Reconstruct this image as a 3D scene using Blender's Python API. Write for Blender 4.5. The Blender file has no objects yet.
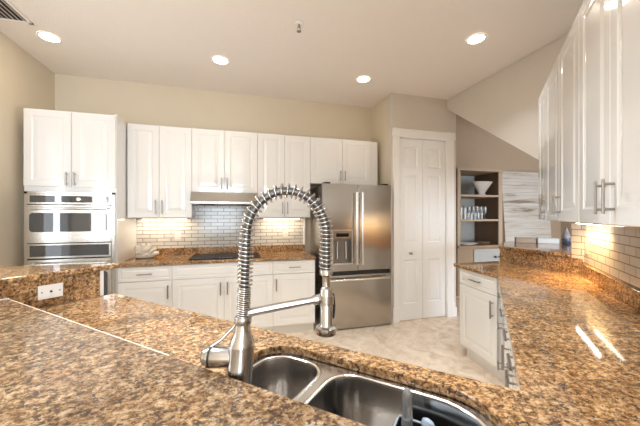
import bpy, bmesh, math, random
from mathutils import Vector, Matrix
from mathutils.geometry import tessellate_polygon
random.seed(7)
S = bpy.context.scene
COL = S.collection
PI = math.pi
R2 = math.sqrt(2.0)

# ------------------------------------------------------------------ camera
YAW = math.radians(15.85)
cam_d = bpy.data.cameras.new('camera')
cam_d.sensor_width = 36.0
cam_d.lens = 295.0 / 640.0 * 36.0
cam_d.shift_y = 2.5 / 640.0
cam_d.clip_start = 0.02
cam = bpy.data.objects.new('camera', cam_d)
cam.location = (0, 0, 1.40)
cam.rotation_euler = (PI / 2, 0, -YAW)
COL.objects.link(cam)
S.camera = cam

# ------------------------------------------------------------------ world, daylight, exposure
S.view_settings.view_transform = 'Standard'
S.view_settings.look = 'None'
S.view_settings.gamma = 1.0
S.view_settings.use_curve_mapping = False
S.view_settings.exposure = 0.52
S.cycles.max_bounces = 10
S.cycles.diffuse_bounces = 6
S.cycles.glossy_bounces = 5
S.cycles.caustics_reflective = False
S.cycles.caustics_refractive = False
S.cycles.sample_clamp_indirect = 6.0
S.cycles.use_denoising = True
W = bpy.data.worlds.new('world')
S.world = W
W.use_nodes = True
W.node_tree.nodes['Background'].inputs[0].default_value = (0.90, 0.95, 1.0, 1)
W.node_tree.nodes['Background'].inputs[1].default_value = 1.5


def area(name, loc, direction, sx, sy, power, color):
    d = bpy.data.lights.new(name, 'AREA')
    d.shape = 'RECTANGLE'
    d.size, d.size_y = sx, sy
    d.energy = power
    d.color = color
    o = bpy.data.objects.new(name, d)
    o.location = loc
    o.rotation_euler = Vector(direction).to_track_quat('-Z', 'Z').to_euler()
    COL.objects.link(o)
    return o


# daylight through the big sliding doors behind the camera and the window in the side wall
area('daylight_rear', (2.3, -4.55, 1.35), (0, 1, 0), 7.4, 2.4, 500, (0.74, 0.87, 1.0))
area('daylight_side', (-2.22, 1.41, 1.52), (1, 0, 0), 0.8, 1.6, 22, (0.93, 0.96, 1.0))
area('daylight_far_room', (7.25, 1.5, 1.4), (-1, 0, 0), 3.0, 1.8, 7, (0.97, 0.97, 1.0))


# ------------------------------------------------------------------ materials
def new_mat(name):
    m = bpy.data.materials.new(name)
    m.use_nodes = True
    nt = m.node_tree
    return m, nt, nt.nodes['Principled BSDF']


def setin(b, **kw):
    for k, v in kw.items():
        k = k.replace('_', ' ')
        if k in b.inputs:
            b.inputs[k].default_value = v


def mat(name, col, rough=0.5, metal=0.0, coat=0.0, bump=0.0, bscale=60.0, var=0.0, vscale=6.0, stretch=(1, 1, 1), coat_rough=0.05, spec=0.5, trans=0.0, alpha=1.0):
    m, nt, b = new_mat(name)
    setin(b, Base_Color=(*col, 1), Roughness=rough, Metallic=metal, Coat_Weight=coat, Coat_Roughness=coat_rough,
          Specular_IOR_Level=spec, Transmission_Weight=trans, Alpha=alpha)
    tc = nt.nodes.new('ShaderNodeTexCoord')
    mp = nt.nodes.new('ShaderNodeMapping')
    mp.inputs['Scale'].default_value = stretch
    nt.links.new(tc.outputs['Object'], mp.inputs[0])
    n = nt.nodes.new('ShaderNodeTexNoise')
    n.inputs['Scale'].default_value = vscale
    n.inputs['Detail'].default_value = 4
    nt.links.new(mp.outputs[0], n.inputs['Vector'])
    mx = nt.nodes.new('ShaderNodeMix')
    mx.data_type = 'RGBA'
    mx.inputs[6].default_value = (*[c * (1 - var) for c in col], 1)
    mx.inputs[7].default_value = (*[min(1, c * (1 + var)) for c in col], 1)
    nt.links.new(n.outputs[0], mx.inputs[0])
    nt.links.new(mx.outputs[2], b.inputs['Base Color'])
    if bump:
        n2 = nt.nodes.new('ShaderNodeTexNoise')
        n2.inputs['Scale'].default_value = bscale
        n2.inputs['Detail'].default_value = 3
        nt.links.new(mp.outputs[0], n2.inputs['Vector'])
        bp = nt.nodes.new('ShaderNodeBump')
        bp.inputs['Strength'].default_value = bump
        bp.inputs['Distance'].default_value = 0.01
        nt.links.new(n2.outputs[0], bp.inputs['Height'])
        nt.links.new(bp.outputs[0], b.inputs['Normal'])
    return m


def ramp(nt, fac, stops, interp='LINEAR'):
    r = nt.nodes.new('ShaderNodeValToRGB')
    r.color_ramp.interpolation = interp
    el = r.color_ramp.elements
    while len(el) < len(stops):
        el.new(0.5)
    for e, (p, c) in zip(el, stops):
        e.position = p
        e.color = (*c, 1)
    nt.links.new(fac, r.inputs[0])
    return r.outputs[0]


def mixc(nt, fac, a, b):
    m = nt.nodes.new('ShaderNodeMix')
    m.data_type = 'RGBA'
    for sock, v in ((m.inputs[0], fac), (m.inputs[6], a), (m.inputs[7], b)):
        if isinstance(v, (int, float)):
            sock.default_value = v
        elif isinstance(v, tuple):
            sock.default_value = (*v, 1)
        else:
            nt.links.new(v, sock)
    return m.outputs[2]


def noise(nt, vec, scale, detail=4, rough=0.6, dist=0.0):
    n = nt.nodes.new('ShaderNodeTexNoise')
    n.inputs['Scale'].default_value = scale
    n.inputs['Detail'].default_value = detail
    n.inputs['Roughness'].default_value = rough
    n.inputs['Distortion'].default_value = dist
    nt.links.new(vec, n.inputs['Vector'])
    return n.outputs[0]


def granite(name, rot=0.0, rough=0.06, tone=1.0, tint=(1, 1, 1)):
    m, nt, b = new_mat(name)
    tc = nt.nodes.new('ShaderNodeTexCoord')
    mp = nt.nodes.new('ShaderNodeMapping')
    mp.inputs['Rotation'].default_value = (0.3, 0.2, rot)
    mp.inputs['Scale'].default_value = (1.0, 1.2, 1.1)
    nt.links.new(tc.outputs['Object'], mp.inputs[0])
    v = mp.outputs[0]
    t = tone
    base = ramp(nt, noise(nt, v, 52, 7, 0.74, 0.25), [
        (0.36, (0.055 * t, 0.030 * t, 0.016 * t)), (0.44, (0.19 * t, 0.104 * t, 0.047 * t)), (0.505, (0.43 * t, 0.255 * t, 0.122 * t)),
        (0.565, (0.61 * t, 0.42 * t, 0.245 * t)), (0.66, (0.78 * t, 0.64 * t, 0.46 * t))])
    warm = ramp(nt, noise(nt, v, 11, 4, 0.6, 0.5), [(0.42, (0, 0, 0)), (0.60, (1, 1, 1))])
    c1 = mixc(nt, 0.40, base, (0.37 * t, 0.20 * t, 0.10 * t))
    c = mixc(nt, warm, base, c1)
    dark = ramp(nt, noise(nt, v, 74, 5, 0.68, 0.3), [(0.525, (0, 0, 0)), (0.56, (1, 1, 1))])
    clump = ramp(nt, noise(nt, v, 22, 4, 0.65, 0.4), [(0.42, (0.1, 0.1, 0.1)), (0.50, (1, 1, 1))])
    mul = nt.nodes.new('ShaderNodeMath')
    mul.operation = 'MULTIPLY'
    nt.links.new(dark, mul.inputs[0])
    nt.links.new(clump, mul.inputs[1])
    c = mixc(nt, mul.outputs[0], c, (0.075, 0.048, 0.034))
    pale = ramp(nt, noise(nt, v, 110, 2, 0.5, 0.0), [(0.62, (0, 0, 0)), (0.68, (0.5, 0.5, 0.5))])
    c = mixc(nt, pale, c, (0.66 * t, 0.57 * t, 0.46 * t))
    big = ramp(nt, noise(nt, v, 5, 4, 0.6, 0.8), [(p, tuple(a * b for a, b in zip(q, tint))) for p, q in ((0.36, (0.66, 0.62, 0.60)), (0.52, (1.0, 1.0, 1.0)), (0.68, (1.08, 1.02, 0.96)))])
    mm = nt.nodes.new('ShaderNodeMix')
    mm.data_type = 'RGBA'
    mm.blend_type = 'MULTIPLY'
    mm.inputs[0].default_value = 1.0
    nt.links.new(c, mm.inputs[6])
    nt.links.new(big, mm.inputs[7])
    nt.links.new(mm.outputs[2], b.inputs['Base Color'])
    setin(b, Roughness=rough, Specular_IOR_Level=0.5)
    return m


def tile_mat(name, ax, tw, th, c1, c2, grout, rough=0.12, mort=0.004, bump=0.35, offset=0.5):
    """brick pattern; ax = (u axis vector, v axis vector) in object space"""
    m, nt, b = new_mat(name)
    tc = nt.nodes.new('ShaderNodeTexCoord')
    cmb = nt.nodes.new('ShaderNodeCombineXYZ')
    for k in (0, 1):
        d = nt.nodes.new('ShaderNodeVectorMath')
        d.operation = 'DOT_PRODUCT'
        d.inputs[1].default_value = ax[k]
        nt.links.new(tc.outputs['Object'], d.inputs[0])
        nt.links.new(d.outputs['Value'], cmb.inputs[k])
    br = nt.nodes.new('ShaderNodeTexBrick')
    br.offset = offset
    br.inputs['Scale'].default_value = 1.0
    br.inputs['Color1'].default_value = (*c1, 1)
    br.inputs['Color2'].default_value = (*c2, 1)
    br.inputs['Mortar'].default_value = (*grout, 1)
    br.inputs['Mortar Size'].default_value = mort
    br.inputs['Mortar Smooth'].default_value = 0.25
    br.inputs['Brick Width'].default_value = tw
    br.inputs['Row Height'].default_value = th
    nt.links.new(cmb.outputs[0], br.inputs['Vector'])
    nt.links.new(br.outputs['Color'], b.inputs['Base Color'])
    bp = nt.nodes.new('ShaderNodeBump')
    bp.invert = True
    bp.inputs['Strength'].default_value = bump
    bp.inputs['Distance'].default_value = 0.004
    nt.links.new(br.outputs['Fac'], bp.inputs['Height'])
    nt.links.new(bp.outputs[0], b.inputs['Normal'])
    setin(b, Roughness=rough)
    return m, nt, b, br


def steel(name, col=(0.62, 0.60, 0.57), rough=0.28, stretch=(1, 1, 60), bump=0.03, aniso=0.0):
    m, nt, b = new_mat(name)
    setin(b, Base_Color=(*col, 1), Metallic=1.0, Roughness=rough)
    tc = nt.nodes.new('ShaderNodeTexCoord')
    mp = nt.nodes.new('ShaderNodeMapping')
    mp.inputs['Scale'].default_value = stretch
    nt.links.new(tc.outputs['Object'], mp.inputs[0])
    f = noise(nt, mp.outputs[0], 8, 3)
    rr = nt.nodes.new('ShaderNodeMapRange')
    rr.inputs['To Min'].default_value = rough * 0.8
    rr.inputs['To Max'].default_value = rough * 1.25
    nt.links.new(f, rr.inputs[0])
    nt.links.new(rr.outputs[0], b.inputs['Roughness'])
    if bump:
        bp = nt.nodes.new('ShaderNodeBump')
        bp.inputs['Strength'].default_value = bump
        bp.inputs['Distance'].default_value = 0.002
        nt.links.new(f, bp.inputs['Height'])
        nt.links.new(bp.outputs[0], b.inputs['Normal'])
    return m


def emit(name, col, strength):
    m, nt, b = new_mat(name)
    setin(b, Base_Color=(*col, 1), Emission_Color=(*col, 1), Emission_Strength=strength, Roughness=0.4)
    return m


M = {}
M['wall'] = mat('beige_paint', (0.66, 0.575, 0.445), 0.75, bump=0.08, bscale=180, var=0.02)
M['wall_grey'] = mat('greige_paint', (0.60, 0.545, 0.48), 0.75, bump=0.08, bscale=180, var=0.02)
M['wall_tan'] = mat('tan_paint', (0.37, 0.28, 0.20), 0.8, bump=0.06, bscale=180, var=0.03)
M['ceiling'] = mat('ceiling_paint', (0.84, 0.79, 0.745), 0.85, bump=0.35, bscale=70, var=0.015)
M['white'] = mat('white_trim_paint', (0.82, 0.81, 0.80), 0.35, var=0.01)
M['door_white'] = mat('white_door_paint', (0.84, 0.845, 0.85), 0.38, var=0.01)
M['recess'] = steel('recess_steel', (0.25, 0.235, 0.215), 0.3, (60, 60, 1))
M['cab'] = mat('glossy_white_foil', (0.79, 0.775, 0.75), 0.25, coat=1.0, coat_rough=0.02, var=0.008)
M['cab_in'] = mat('white_board', (0.72, 0.69, 0.64), 0.5, var=0.01)
M['granite'] = granite('polished_granite', 0.4, tone=0.94, tint=(1.05, 0.98, 0.85))
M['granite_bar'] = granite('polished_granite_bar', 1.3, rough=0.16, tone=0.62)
M['edge_glint'] = mat('painted_edge_glint', (0.74, 0.62, 0.48), 0.25, var=0.25, vscale=60)  # pale colour for the glint painted along the bar edge
M['steel'] = steel('brushed_steel', (0.47, 0.43, 0.385), 0.2, (60, 60, 1))
M['steel_h'] = steel('brushed_steel_level', (0.64, 0.61, 0.57), 0.26, (1, 1, 60))
M['steel_hood'] = steel('hood_steel', (0.42, 0.395, 0.37), 0.38, (1, 1, 60))
M['steel_oven'] = steel('oven_steel', (0.74, 0.72, 0.69), 0.22, (1, 1, 60))
M['chrome'] = steel('satin_nickel', (0.36, 0.34, 0.315), 0.3, (1, 1, 40), 0.0)
M['spring'] = steel('spring_nickel', (0.55, 0.54, 0.53), 0.14, (1, 1, 1), 0.0)
M['faucet'] = steel('faucet_nickel', (0.46, 0.445, 0.43), 0.22, (1, 1, 80), 0.02)
M['sink'] = steel('sink_steel', (0.56, 0.535, 0.51), 0.2, (30, 30, 1), 0.02)
M['sink_lip'] = steel('sink_lip_steel', (0.80, 0.78, 0.75), 0.16, (1, 1, 1), 0.0)
M['sink_rim'] = steel('sink_rim_steel', (0.74, 0.72, 0.69), 0.25, (1, 1, 1), 0.0)
M['hose'] = mat('grey_hose', (0.11, 0.107, 0.104), 0.35, metal=0.7, var=0.1, vscale=200)
M['black'] = mat('black_plastic', (0.014, 0.014, 0.015), 0.35, var=0.05)
M['black_glass'] = mat('black_glass', (0.012, 0.011, 0.011), 0.40, var=0.02, spec=0.12)
M['oven_glass'] = mat('oven_glass', (0.05, 0.052, 0.055), 0.03, coat=1.0, coat_rough=0.01, var=0.05, spec=1.0)
M['dark_gap'] = mat('dark_recess', (0.03, 0.028, 0.026), 0.6, var=0.05)
M['plate'] = mat('white_plastic', (0.82, 0.80, 0.78), 0.3, var=0.01)
M['plate_bisque'] = mat('almond_plastic', (0.60, 0.57, 0.51), 0.3, var=0.01)
M['screw'] = mat('steel_screw', (0.3, 0.29, 0.28), 0.35, metal=1.0, var=0.1)
M['coral'] = mat('white_coral', (0.78, 0.72, 0.64), 0.8, bump=0.8, bscale=120, var=0.12, vscale=40)
M['lens'] = emit('lit_lamp_lens', (1.0, 0.90, 0.74), 14.0)
M['strip'] = emit('lit_light_strip', (1.0, 0.90, 0.72), 26.0)
M['hutch'] = mat('weathered_oak', (0.28, 0.195, 0.125), 0.6, var=0.25, vscale=5, stretch=(1, 1, 0.12), bump=0.1)
M['hutch_dark'] = mat('dark_oak_back', (0.13, 0.078, 0.045), 0.6, var=0.35, vscale=7, stretch=(1, 1, 0.1), bump=0.1)
M['hutch_back'] = mat('pale_grey_back', (0.36, 0.345, 0.32), 0.6, var=0.15, vscale=5, stretch=(1, 1, 0.15))
M['hutch_grey'] = mat('grey_paint', (0.36, 0.365, 0.355), 0.5, var=0.08, vscale=9)
M['shelf'] = mat('pale_shelf_edge', (0.36, 0.275, 0.195), 0.55, var=0.08, vscale=8)
M['ceramic'] = mat('pale_ceramic', (0.44, 0.41, 0.38), 0.4, bump=0.5, bscale=60, var=0.14, vscale=30)
M['white_ceramic'] = mat('white_ceramic', (0.78, 0.78, 0.78), 0.2, var=0.02)
M['glassware'] = mat('clear_glass', (0.90, 0.91, 0.90), 0.04, trans=0.72, var=0.0, spec=0.6)
M['clear'] = mat('clear_plastic', (0.72, 0.73, 0.74), 0.1, trans=0.72, var=0.0)
M['brown_box'] = mat('brown_wood_box', (0.36, 0.29, 0.23), 0.6, var=0.25, vscale=14, stretch=(0.2, 1, 1))
M['white_box'] = mat('whitewashed_box', (0.60, 0.60, 0.60), 0.55, var=0.08, vscale=14)
M['blue_glaze'] = mat('dark_blue_glaze', (0.05, 0.06, 0.10), 0.2, coat=0.4, var=0.6, vscale=60)
M['grey_glaze'] = mat('grey_glaze', (0.20, 0.20, 0.205), 0.25, var=0.4, vscale=40)
M['strap'] = mat('black_leather', (0.02, 0.017, 0.015), 0.5, var=0.1)
M['blue_sponge'] = mat('pale_blue_plastic', (0.45, 0.55, 0.68), 0.4, var=0.06, vscale=60)
M['tray_grey'] = mat('grey_plastic', (0.30, 0.33, 0.37), 0.3, var=0.05)


def weathered():
    m, nt, b = new_mat('whitewashed_planks')
    tc = nt.nodes.new('ShaderNodeTexCoord')
    mp = nt.nodes.new('ShaderNodeMapping')
    mp.inputs['Scale'].default_value = (0.35, 1, 4.0)
    nt.links.new(tc.outputs['Object'], mp.inputs[0])
    f = noise(nt, mp.outputs[0], 2.4, 6, 0.66, 0.6)
    c = ramp(nt, f, [(0.32, (0.20, 0.16, 0.125)), (0.40, (0.42, 0.37, 0.32)), (0.50, (0.48, 0.455, 0.42)), (0.72, (0.55, 0.54, 0.525))])
    sep = nt.nodes.new('ShaderNodeSeparateXYZ')
    nt.links.new(tc.outputs['Object'], sep.inputs[0])
    mul = nt.nodes.new('ShaderNodeMath')
    mul.operation = 'MULTIPLY'
    mul.inputs[1].default_value = 1 / 0.14
    nt.links.new(sep.outputs['Z'], mul.inputs[0])
    fr = nt.nodes.new('ShaderNodeMath')
    fr.operation = 'FRACT'
    nt.links.new(mul.outputs[0], fr.inputs[0])
    g = ramp(nt, fr.outputs[0], [(0.0, (1, 1, 1)), (0.05, (0, 0, 0))])
    c = mixc(nt, g, c, (0.12, 0.10, 0.085))
    nt.links.new(c, b.inputs['Base Color'])
    setin(b, Roughness=0.75)
    return m


M['planks'] = weathered()
M['tile_back'] = tile_mat('subway_tile_back', ((1, 0, 0), (0, 0, 1)), 0.155, 0.0468, (0.64, 0.605, 0.55), (0.52, 0.49, 0.445), (0.25, 0.225, 0.195), mort=0.0050)[0]
M['tile_right'] = tile_mat('subway_tile_side', ((1 / R2, 1 / R2, 0), (0, 0, 1)), 0.152, 0.0535, (0.64, 0.60, 0.53), (0.53, 0.49, 0.43), (0.22, 0.185, 0.15), rough=0.03, mort=0.0035, bump=0.08)[0]
M['tile_end'] = tile_mat('subway_tile_end', ((0, 1, 0), (0, 0, 1)), 0.152, 0.0535, (0.64, 0.60, 0.53), (0.53, 0.49, 0.43), (0.22, 0.185, 0.15), rough=0.1, mort=0.0035, bump=0.2)[0]


def floor_mat():
    m, nt, b, br = tile_mat('travertine_tile', ((1 / R2, 1 / R2, 0), (-1 / R2, 1 / R2, 0)), 0.46, 0.46,
                            (0.84, 0.71, 0.565), (0.81, 0.68, 0.54), (0.72, 0.60, 0.47), rough=0.32, mort=0.003, bump=0.05, offset=0.0)
    tc = nt.nodes.new('ShaderNodeTexCoord')
    f = noise(nt, tc.outputs['Object'], 5.5, 7, 0.65, 1.2)
    c = ramp(nt, f, [(0.32, (0.74, 0.66, 0.58)), (0.5, (0.94, 0.92, 0.90)), (0.68, (1.12, 1.12, 1.12))])
    mx = nt.nodes.new('ShaderNodeMix')
    mx.data_type = 'RGBA'
    mx.blend_type = 'MULTIPLY'
    mx.inputs[0].default_value = 1.0
    nt.links.new(br.outputs['Color'], mx.inputs[6])
    nt.links.new(c, mx.inputs[7])
    nt.links.new(mx.outputs[2], b.inputs['Base Color'])
    return m


M['floor'] = floor_mat()


# ------------------------------------------------------------------ mesh helpers
class MB:
    def __init__(self):
        self.bm = bmesh.new()

    def box(self, x0, y0, z0, x1, y1, z1, mtx=None):
        vs = [self.bm.verts.new(Vector((x, y, z)) if mtx is None else mtx @ Vector((x, y, z)))
              for z in (z0, z1) for y in (y0, y1) for x in (x0, x1)]
        for f in ((0, 2, 3, 1), (4, 5, 7, 6), (0, 1, 5, 4), (2, 6, 7, 3), (0, 4, 6, 2), (1, 3, 7, 5)):
            self.bm.faces.new([vs[i] for i in f])
        return self

    def prism(self, poly, z0, z1, holes=(), axis='z'):
        """vertical prism of a plan polygon, with optional holes"""
        def P(p, h):
            return (p[0], p[1], h) if axis == 'z' else ((p[0], h, p[1]) if axis == 'y' else (h, p[0], p[1]))
        loops = [list(poly)] + [list(h) for h in holes]
        lo, hi = [], []
        for lp in loops:
            lo.append([self.bm.verts.new(P(p, z0)) for p in lp])
            hi.append([self.bm.verts.new(P(p, z1)) for p in lp])
        if holes:
            flat_lo = [v for l in lo for v in l]
            flat_hi = [v for l in hi for v in l]
            for t in tessellate_polygon([[Vector((p[0], p[1], 0)) for p in lp] for lp in loops]):
                for fl in (flat_lo, flat_hi):
                    try:
                        self.bm.faces.new([fl[i] for i in t])
                    except ValueError:
                        pass
        else:
            self.bm.faces.new(lo[0])
            self.bm.faces.new(hi[0])
        for a, b in zip(lo, hi):
            n = len(a)
            for i in range(n):
                self.bm.faces.new((a[i], a[(i + 1) % n], b[(i + 1) % n], b[i]))
        return self

    def rings(self, rings, cap0=True, cap1=True):
        vr = [[self.bm.verts.new(p) for p in r] for r in rings]
        n = len(vr[0])
        for a, b in zip(vr, vr[1:]):
            for i in range(n):
                self.bm.faces.new((a[i], a[(i + 1) % n], b[(i + 1) % n], b[i]))
        if cap0:
            self.bm.faces.new(vr[0][::-1])
        if cap1:
            self.bm.faces.new(vr[-1])
        return self

    def tube(self, pts, r, seg=10, cap=True):
        pts = [Vector(p) for p in pts]
        rad = r if isinstance(r, (list, tuple)) else [r] * len(pts)
        t = (pts[1] - pts[0]).normalized()
        n = t.orthogonal().normalized()
        rings = []
        for i, p in enumerate(pts):
            if i == 0:
                t2 = (pts[1] - p)
            elif i == len(pts) - 1:
                t2 = (p - pts[i - 1])
            else:
                t2 = (pts[i + 1] - pts[i - 1])
            t2 = t2.normalized()
            q = t.rotation_difference(t2)
            n = (q @ n).normalized()
            t = t2
            b = t.cross(n)
            rings.append([p + rad[i] * (math.cos(2 * PI * k / seg) * n + math.sin(2 * PI * k / seg) * b) for k in range(seg)])
        return self.rings(rings, cap, cap)

    def lathe(self, prof, seg=28, origin=(0, 0, 0), axis=(0, 0, 1), sx=1.0, sy=1.0, cap=True):
        """prof = [(r, h)...] along axis"""
        o = Vector(origin)
        q = Vector((0, 0, 1)).rotation_difference(Vector(axis).normalized())
        rings = [[o + q @ Vector((r * sx * math.cos(2 * PI * k / seg), r * sy * math.sin(2 * PI * k / seg), h)) for k in range(seg)] for r, h in prof]
        return self.rings(rings, cap, cap)

    def panel(self, w, h, t, loops):
        """a door slab 0..w, 0..h, front at y=0 facing -y, with stepped (inset, y) loops"""
        ring = []
        for ins, y in [(0, t), (0, 0.003)] + loops:
            ring.append([Vector((ins, y, ins)), Vector((w - ins, y, ins)), Vector((w - ins, y, h - ins)), Vector((ins, y, h - ins))])
        return self.rings(ring)

    def add(self, mtx):
        self.bm.transform(mtx)
        return self

    def build(self, name, m, parent=None, smooth=None, bevel=0.0, seg=2):
        bmesh.ops.recalc_face_normals(self.bm, faces=self.bm.faces)
        me = bpy.data.meshes.new(name)
        self.bm.to_mesh(me)
        self.bm.free()
        if isinstance(m, str):
            m = M[m]
        me.materials.append(m)
        o = bpy.data.objects.new(name, me)
        COL.objects.link(o)
        if parent is not None:
            o.parent = parent
        if smooth is not None:
            for p in me.polygons:
                p.use_smooth = True
            me.set_sharp_from_angle(angle=math.radians(smooth))
        if bevel:
            b = o.modifiers.new('bevel', 'BEVEL')
            b.width = bevel
            b.segments = seg
            b.limit_method = 'ANGLE'
            b.angle_limit = math.radians(40)
        return o


def tag(o, label, cat, group=None, kind=None):
    o['label'] = label
    o['category'] = cat
    if group:
        o['group'] = group
    if kind:
        o['kind'] = kind
    return o


def empty(name, loc=(0, 0, 0), rz=0.0, label=None, cat=None, group=None, kind=None):
    o = bpy.data.objects.new(name, None)
    o.empty_display_size = 0.1
    o.location = loc
    o.rotation_euler = (0, 0, rz)
    COL.objects.link(o)
    if label:
        tag(o, label, cat, group, kind)
    return o


def struct(name, mb, m, parent=None, **kw):
    o = mb.build(name, m, parent, **kw)
    if parent is None:
        o['kind'] = 'structure'
    return o


def copy_tree(root, parent=None):
    c = root.copy()
    COL.objects.link(c)
    if parent is not None:
        c.parent = parent
    for ch in list(root.children):
        copy_tree(ch, c)
    return c


def du(u, v):
    """plan point from run coordinates: v along the side run, u across it"""
    return ((u + v) / R2, (v - u) / R2)


# ------------------------------------------------------------------ room shell
CEIL = 3.0
struct('floor', MB().box(-2.1, -4.6, -0.08, 7.2, 5.1, 0.0), 'floor')
struct('ceiling', MB().prism([(-2.1, -4.6), (7.2, -4.6), (7.2, 3.5), (2.95, 3.5), (2.95, 5.1), (-2.1, 5.1)], CEIL, CEIL + 0.08)
       .box(2.95, 3.5, 3.62, 7.2, 5.1, 3.70).box(2.95, 3.42, CEIL + 0.08, 7.2, 3.5, 3.70), 'ceiling')
struct('wall_back', MB().box(-2.09, 4.02, 0, 2.06, 4.14, CEIL), 'wall')
# left wall with a window opening (the window reflected in the ovens)
wl = MB()
wl.box(-2.09, -4.4, 0, -1.97, 1.0, CEIL).box(-2.09, 2.89, 0, -1.97, 4.02, CEIL)
wl.box(-2.09, 1.0, 0, -1.97, 2.89, 0.70).box(-2.09, 1.0, 2.35, -1.97, 2.89, CEIL).box(-2.09, 1.82, 0.70, -1.97, 2.32, 2.35)
struct('wall_left', wl, 'wall')
wf = MB()
for y in (1.0, 1.78, 2.32, 2.85):
    wf.box(-2.08, y, 0.70, -2.0, y + 0.04, 2.35)
wf.box(-2.08, 1.0, 0.70, -2.0, 1.82, 0.74).box(-2.08, 1.0, 2.31, -2.0, 1.82, 2.35).box(-2.08, 2.32, 0.70, -2.0, 2.89, 0.74).box(-2.08, 2.32, 2.31, -2.0, 2.89, 2.35)
struct('window_1', wf, 'white')
# rear wall with wide sliding doors
wr = MB()
wr.box(-2.09, -4.52, 0, -1.4, -4.4, CEIL).box(6.0, -4.52, 0, 7.2, -4.4, CEIL).box(-1.4, -4.52, 2.6, 6.0, -4.4, CEIL)
struct('wall_rear', wr, 'wall')
wd = MB()
for x in (-1.4, 0.42, 2.27, 4.12, 5.93):
    wd.box(x, -4.5, 0, x + 0.07, -4.42, 2.6)
wd.box(-1.4, -4.5, 2.53, 6.0, -4.42, 2.6).box(-1.4, -4.5, 0, 6.0, -4.42, 0.06)
struct('window_2', wd, 'white')
# far side of the neighbouring room
wrt = MB()
wrt.box(7.08, -4.4, 0, 7.2, 0.0, CEIL).box(7.08, 3.0, 0, 7.2, 5.07, CEIL).box(7.08, 3.5, CEIL, 7.2, 5.07, 3.62)
wrt.box(7.08, 0, 0, 7.2, 3.0, 0.5).box(7.08, 0, 2.3, 7.2, 3.0, CEIL)
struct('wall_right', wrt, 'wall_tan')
wn3 = MB()
for y in (0.0, 1.48, 2.95):
    wn3.box(7.1, y, 0.5, 7.17, y + 0.05, 2.3)
wn3.box(7.1, 0, 0.5, 7.17, 3.0, 0.55).box(7.1, 0, 2.25, 7.17, 3.0, 2.3)
struct('window_3', wn3, 'white')
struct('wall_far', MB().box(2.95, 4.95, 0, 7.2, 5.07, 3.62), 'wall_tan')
# pantry closet: side wall, front wall with a door opening, other side
wp = MB()
wp.box(1.94, 3.56, 0, 2.06, 4.14, CEIL)
struct('wall_pantry_side', wp, 'wall')
DX0, DX1, DZ = 2.055, 2.79, 2.432
wpf = MB()
wpf.box(1.94, 3.44, 0, DX0, 3.56, CEIL).box(DX1, 3.44, 0, 2.95, 3.56, CEIL).box(DX0, 3.44, DZ, DX1, 3.56, CEIL)
struct('wall_pantry_front', wpf, 'wall_grey')
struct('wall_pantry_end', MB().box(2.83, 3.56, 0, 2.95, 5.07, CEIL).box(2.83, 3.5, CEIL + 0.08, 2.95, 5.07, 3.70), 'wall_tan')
# boxed-in stair above the pass-through: sloping underside
struct('wall_stair', MB().prism([(3.439, 2.995), (3.439, 2.869), (1.70, 1.603), (1.70, 2.995)], 2.80, 3.9, axis='x'), 'wall_grey')
# tiled side wall behind the long counter (plan at 45 degrees), with a short return at its end
TW = [(2.74, 1.73), (2.74, 1.822), (2.90, 1.70), du(0.834, -0.5), du(0.714, -0.5)]
struct('wall_side', MB().prism(TW, 0, CEIL), 'wall_grey')
a0, a1 = du(0.708, 3.152), du(0.708, 0.2)
b0, b1 = du(0.716, 3.165), du(0.716, 0.2)
struct('wall_side_tiles', MB().prism([a0, a1, b1, b0], 1.012, 1.40), 'tile_right')
struct('wall_end_tiles', MB().box(2.732, 1.722, 1.012, 2.741, 1.823, 1.45), 'tile_end')
struct('wall_back_tiles', MB().box(-1.15, 4.008, 0.99, 0.925, 4.021, 1.68), 'tile_back')
# half wall below the raised ledge of the pass-through
struct('wall_pass', MB().box(2.7405, 1.824, 0, 2.859, 2.515, 1.0445), 'wall_grey')
# half wall of the raised bar beside the ovens, and the one that carries the breakfast bar
WB = [(-0.797, 2.087), (-0.815, 2.100), (-1.36, 2.16), (-1.968, 2.225), (-1.968, 0.916)]
struct('wall_bar', MB().prism(WB, 0, 1.067), 'white')
struct('wall_breakfast', MB().prism([du(-1.98, 0.487), du(0.30, 0.487), du(0.30, 0.40), du(-1.98, 0.40)], 0, 0.9635), 'wall')

# pantry door trim, bifold door, baseboards
tr = MB()
tr.box(1.962, 3.418, 0, 2.052, 3.442, 2.44).box(2.793, 3.418, 0, 2.905, 3.442, 2.44)
tr.box(1.955, 3.414, 0, 2.056, 3.442, 0.20).box(2.789, 3.414, 0, 2.915, 3.442, 0.20)
tr.box(2.052, 3.418, 2.435, 2.793, 3.442, 2.535).box(1.95, 3.410, 2.435, 2.058, 3.442, 2.542).box(2.787, 3.410, 2.435, 2.918, 3.442, 2.542)
tr.box(1.95, 3.412, 2.515, 2.918, 3.441, 2.54)
tr.box(2.045, 3.42, 0, 2.0575, 3.55, 2.435).box(2.7875, 3.42, 0, 2.80, 3.55, 2.435).box(2.045, 3.42, 2.428, 2.80, 3.55, 2.44)
trim = struct('trim_1', tr, 'white', bevel=0.004)
door = empty('door_1', (2.062, 3.455, 0.012))
door['kind'] = 'structure'


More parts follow.
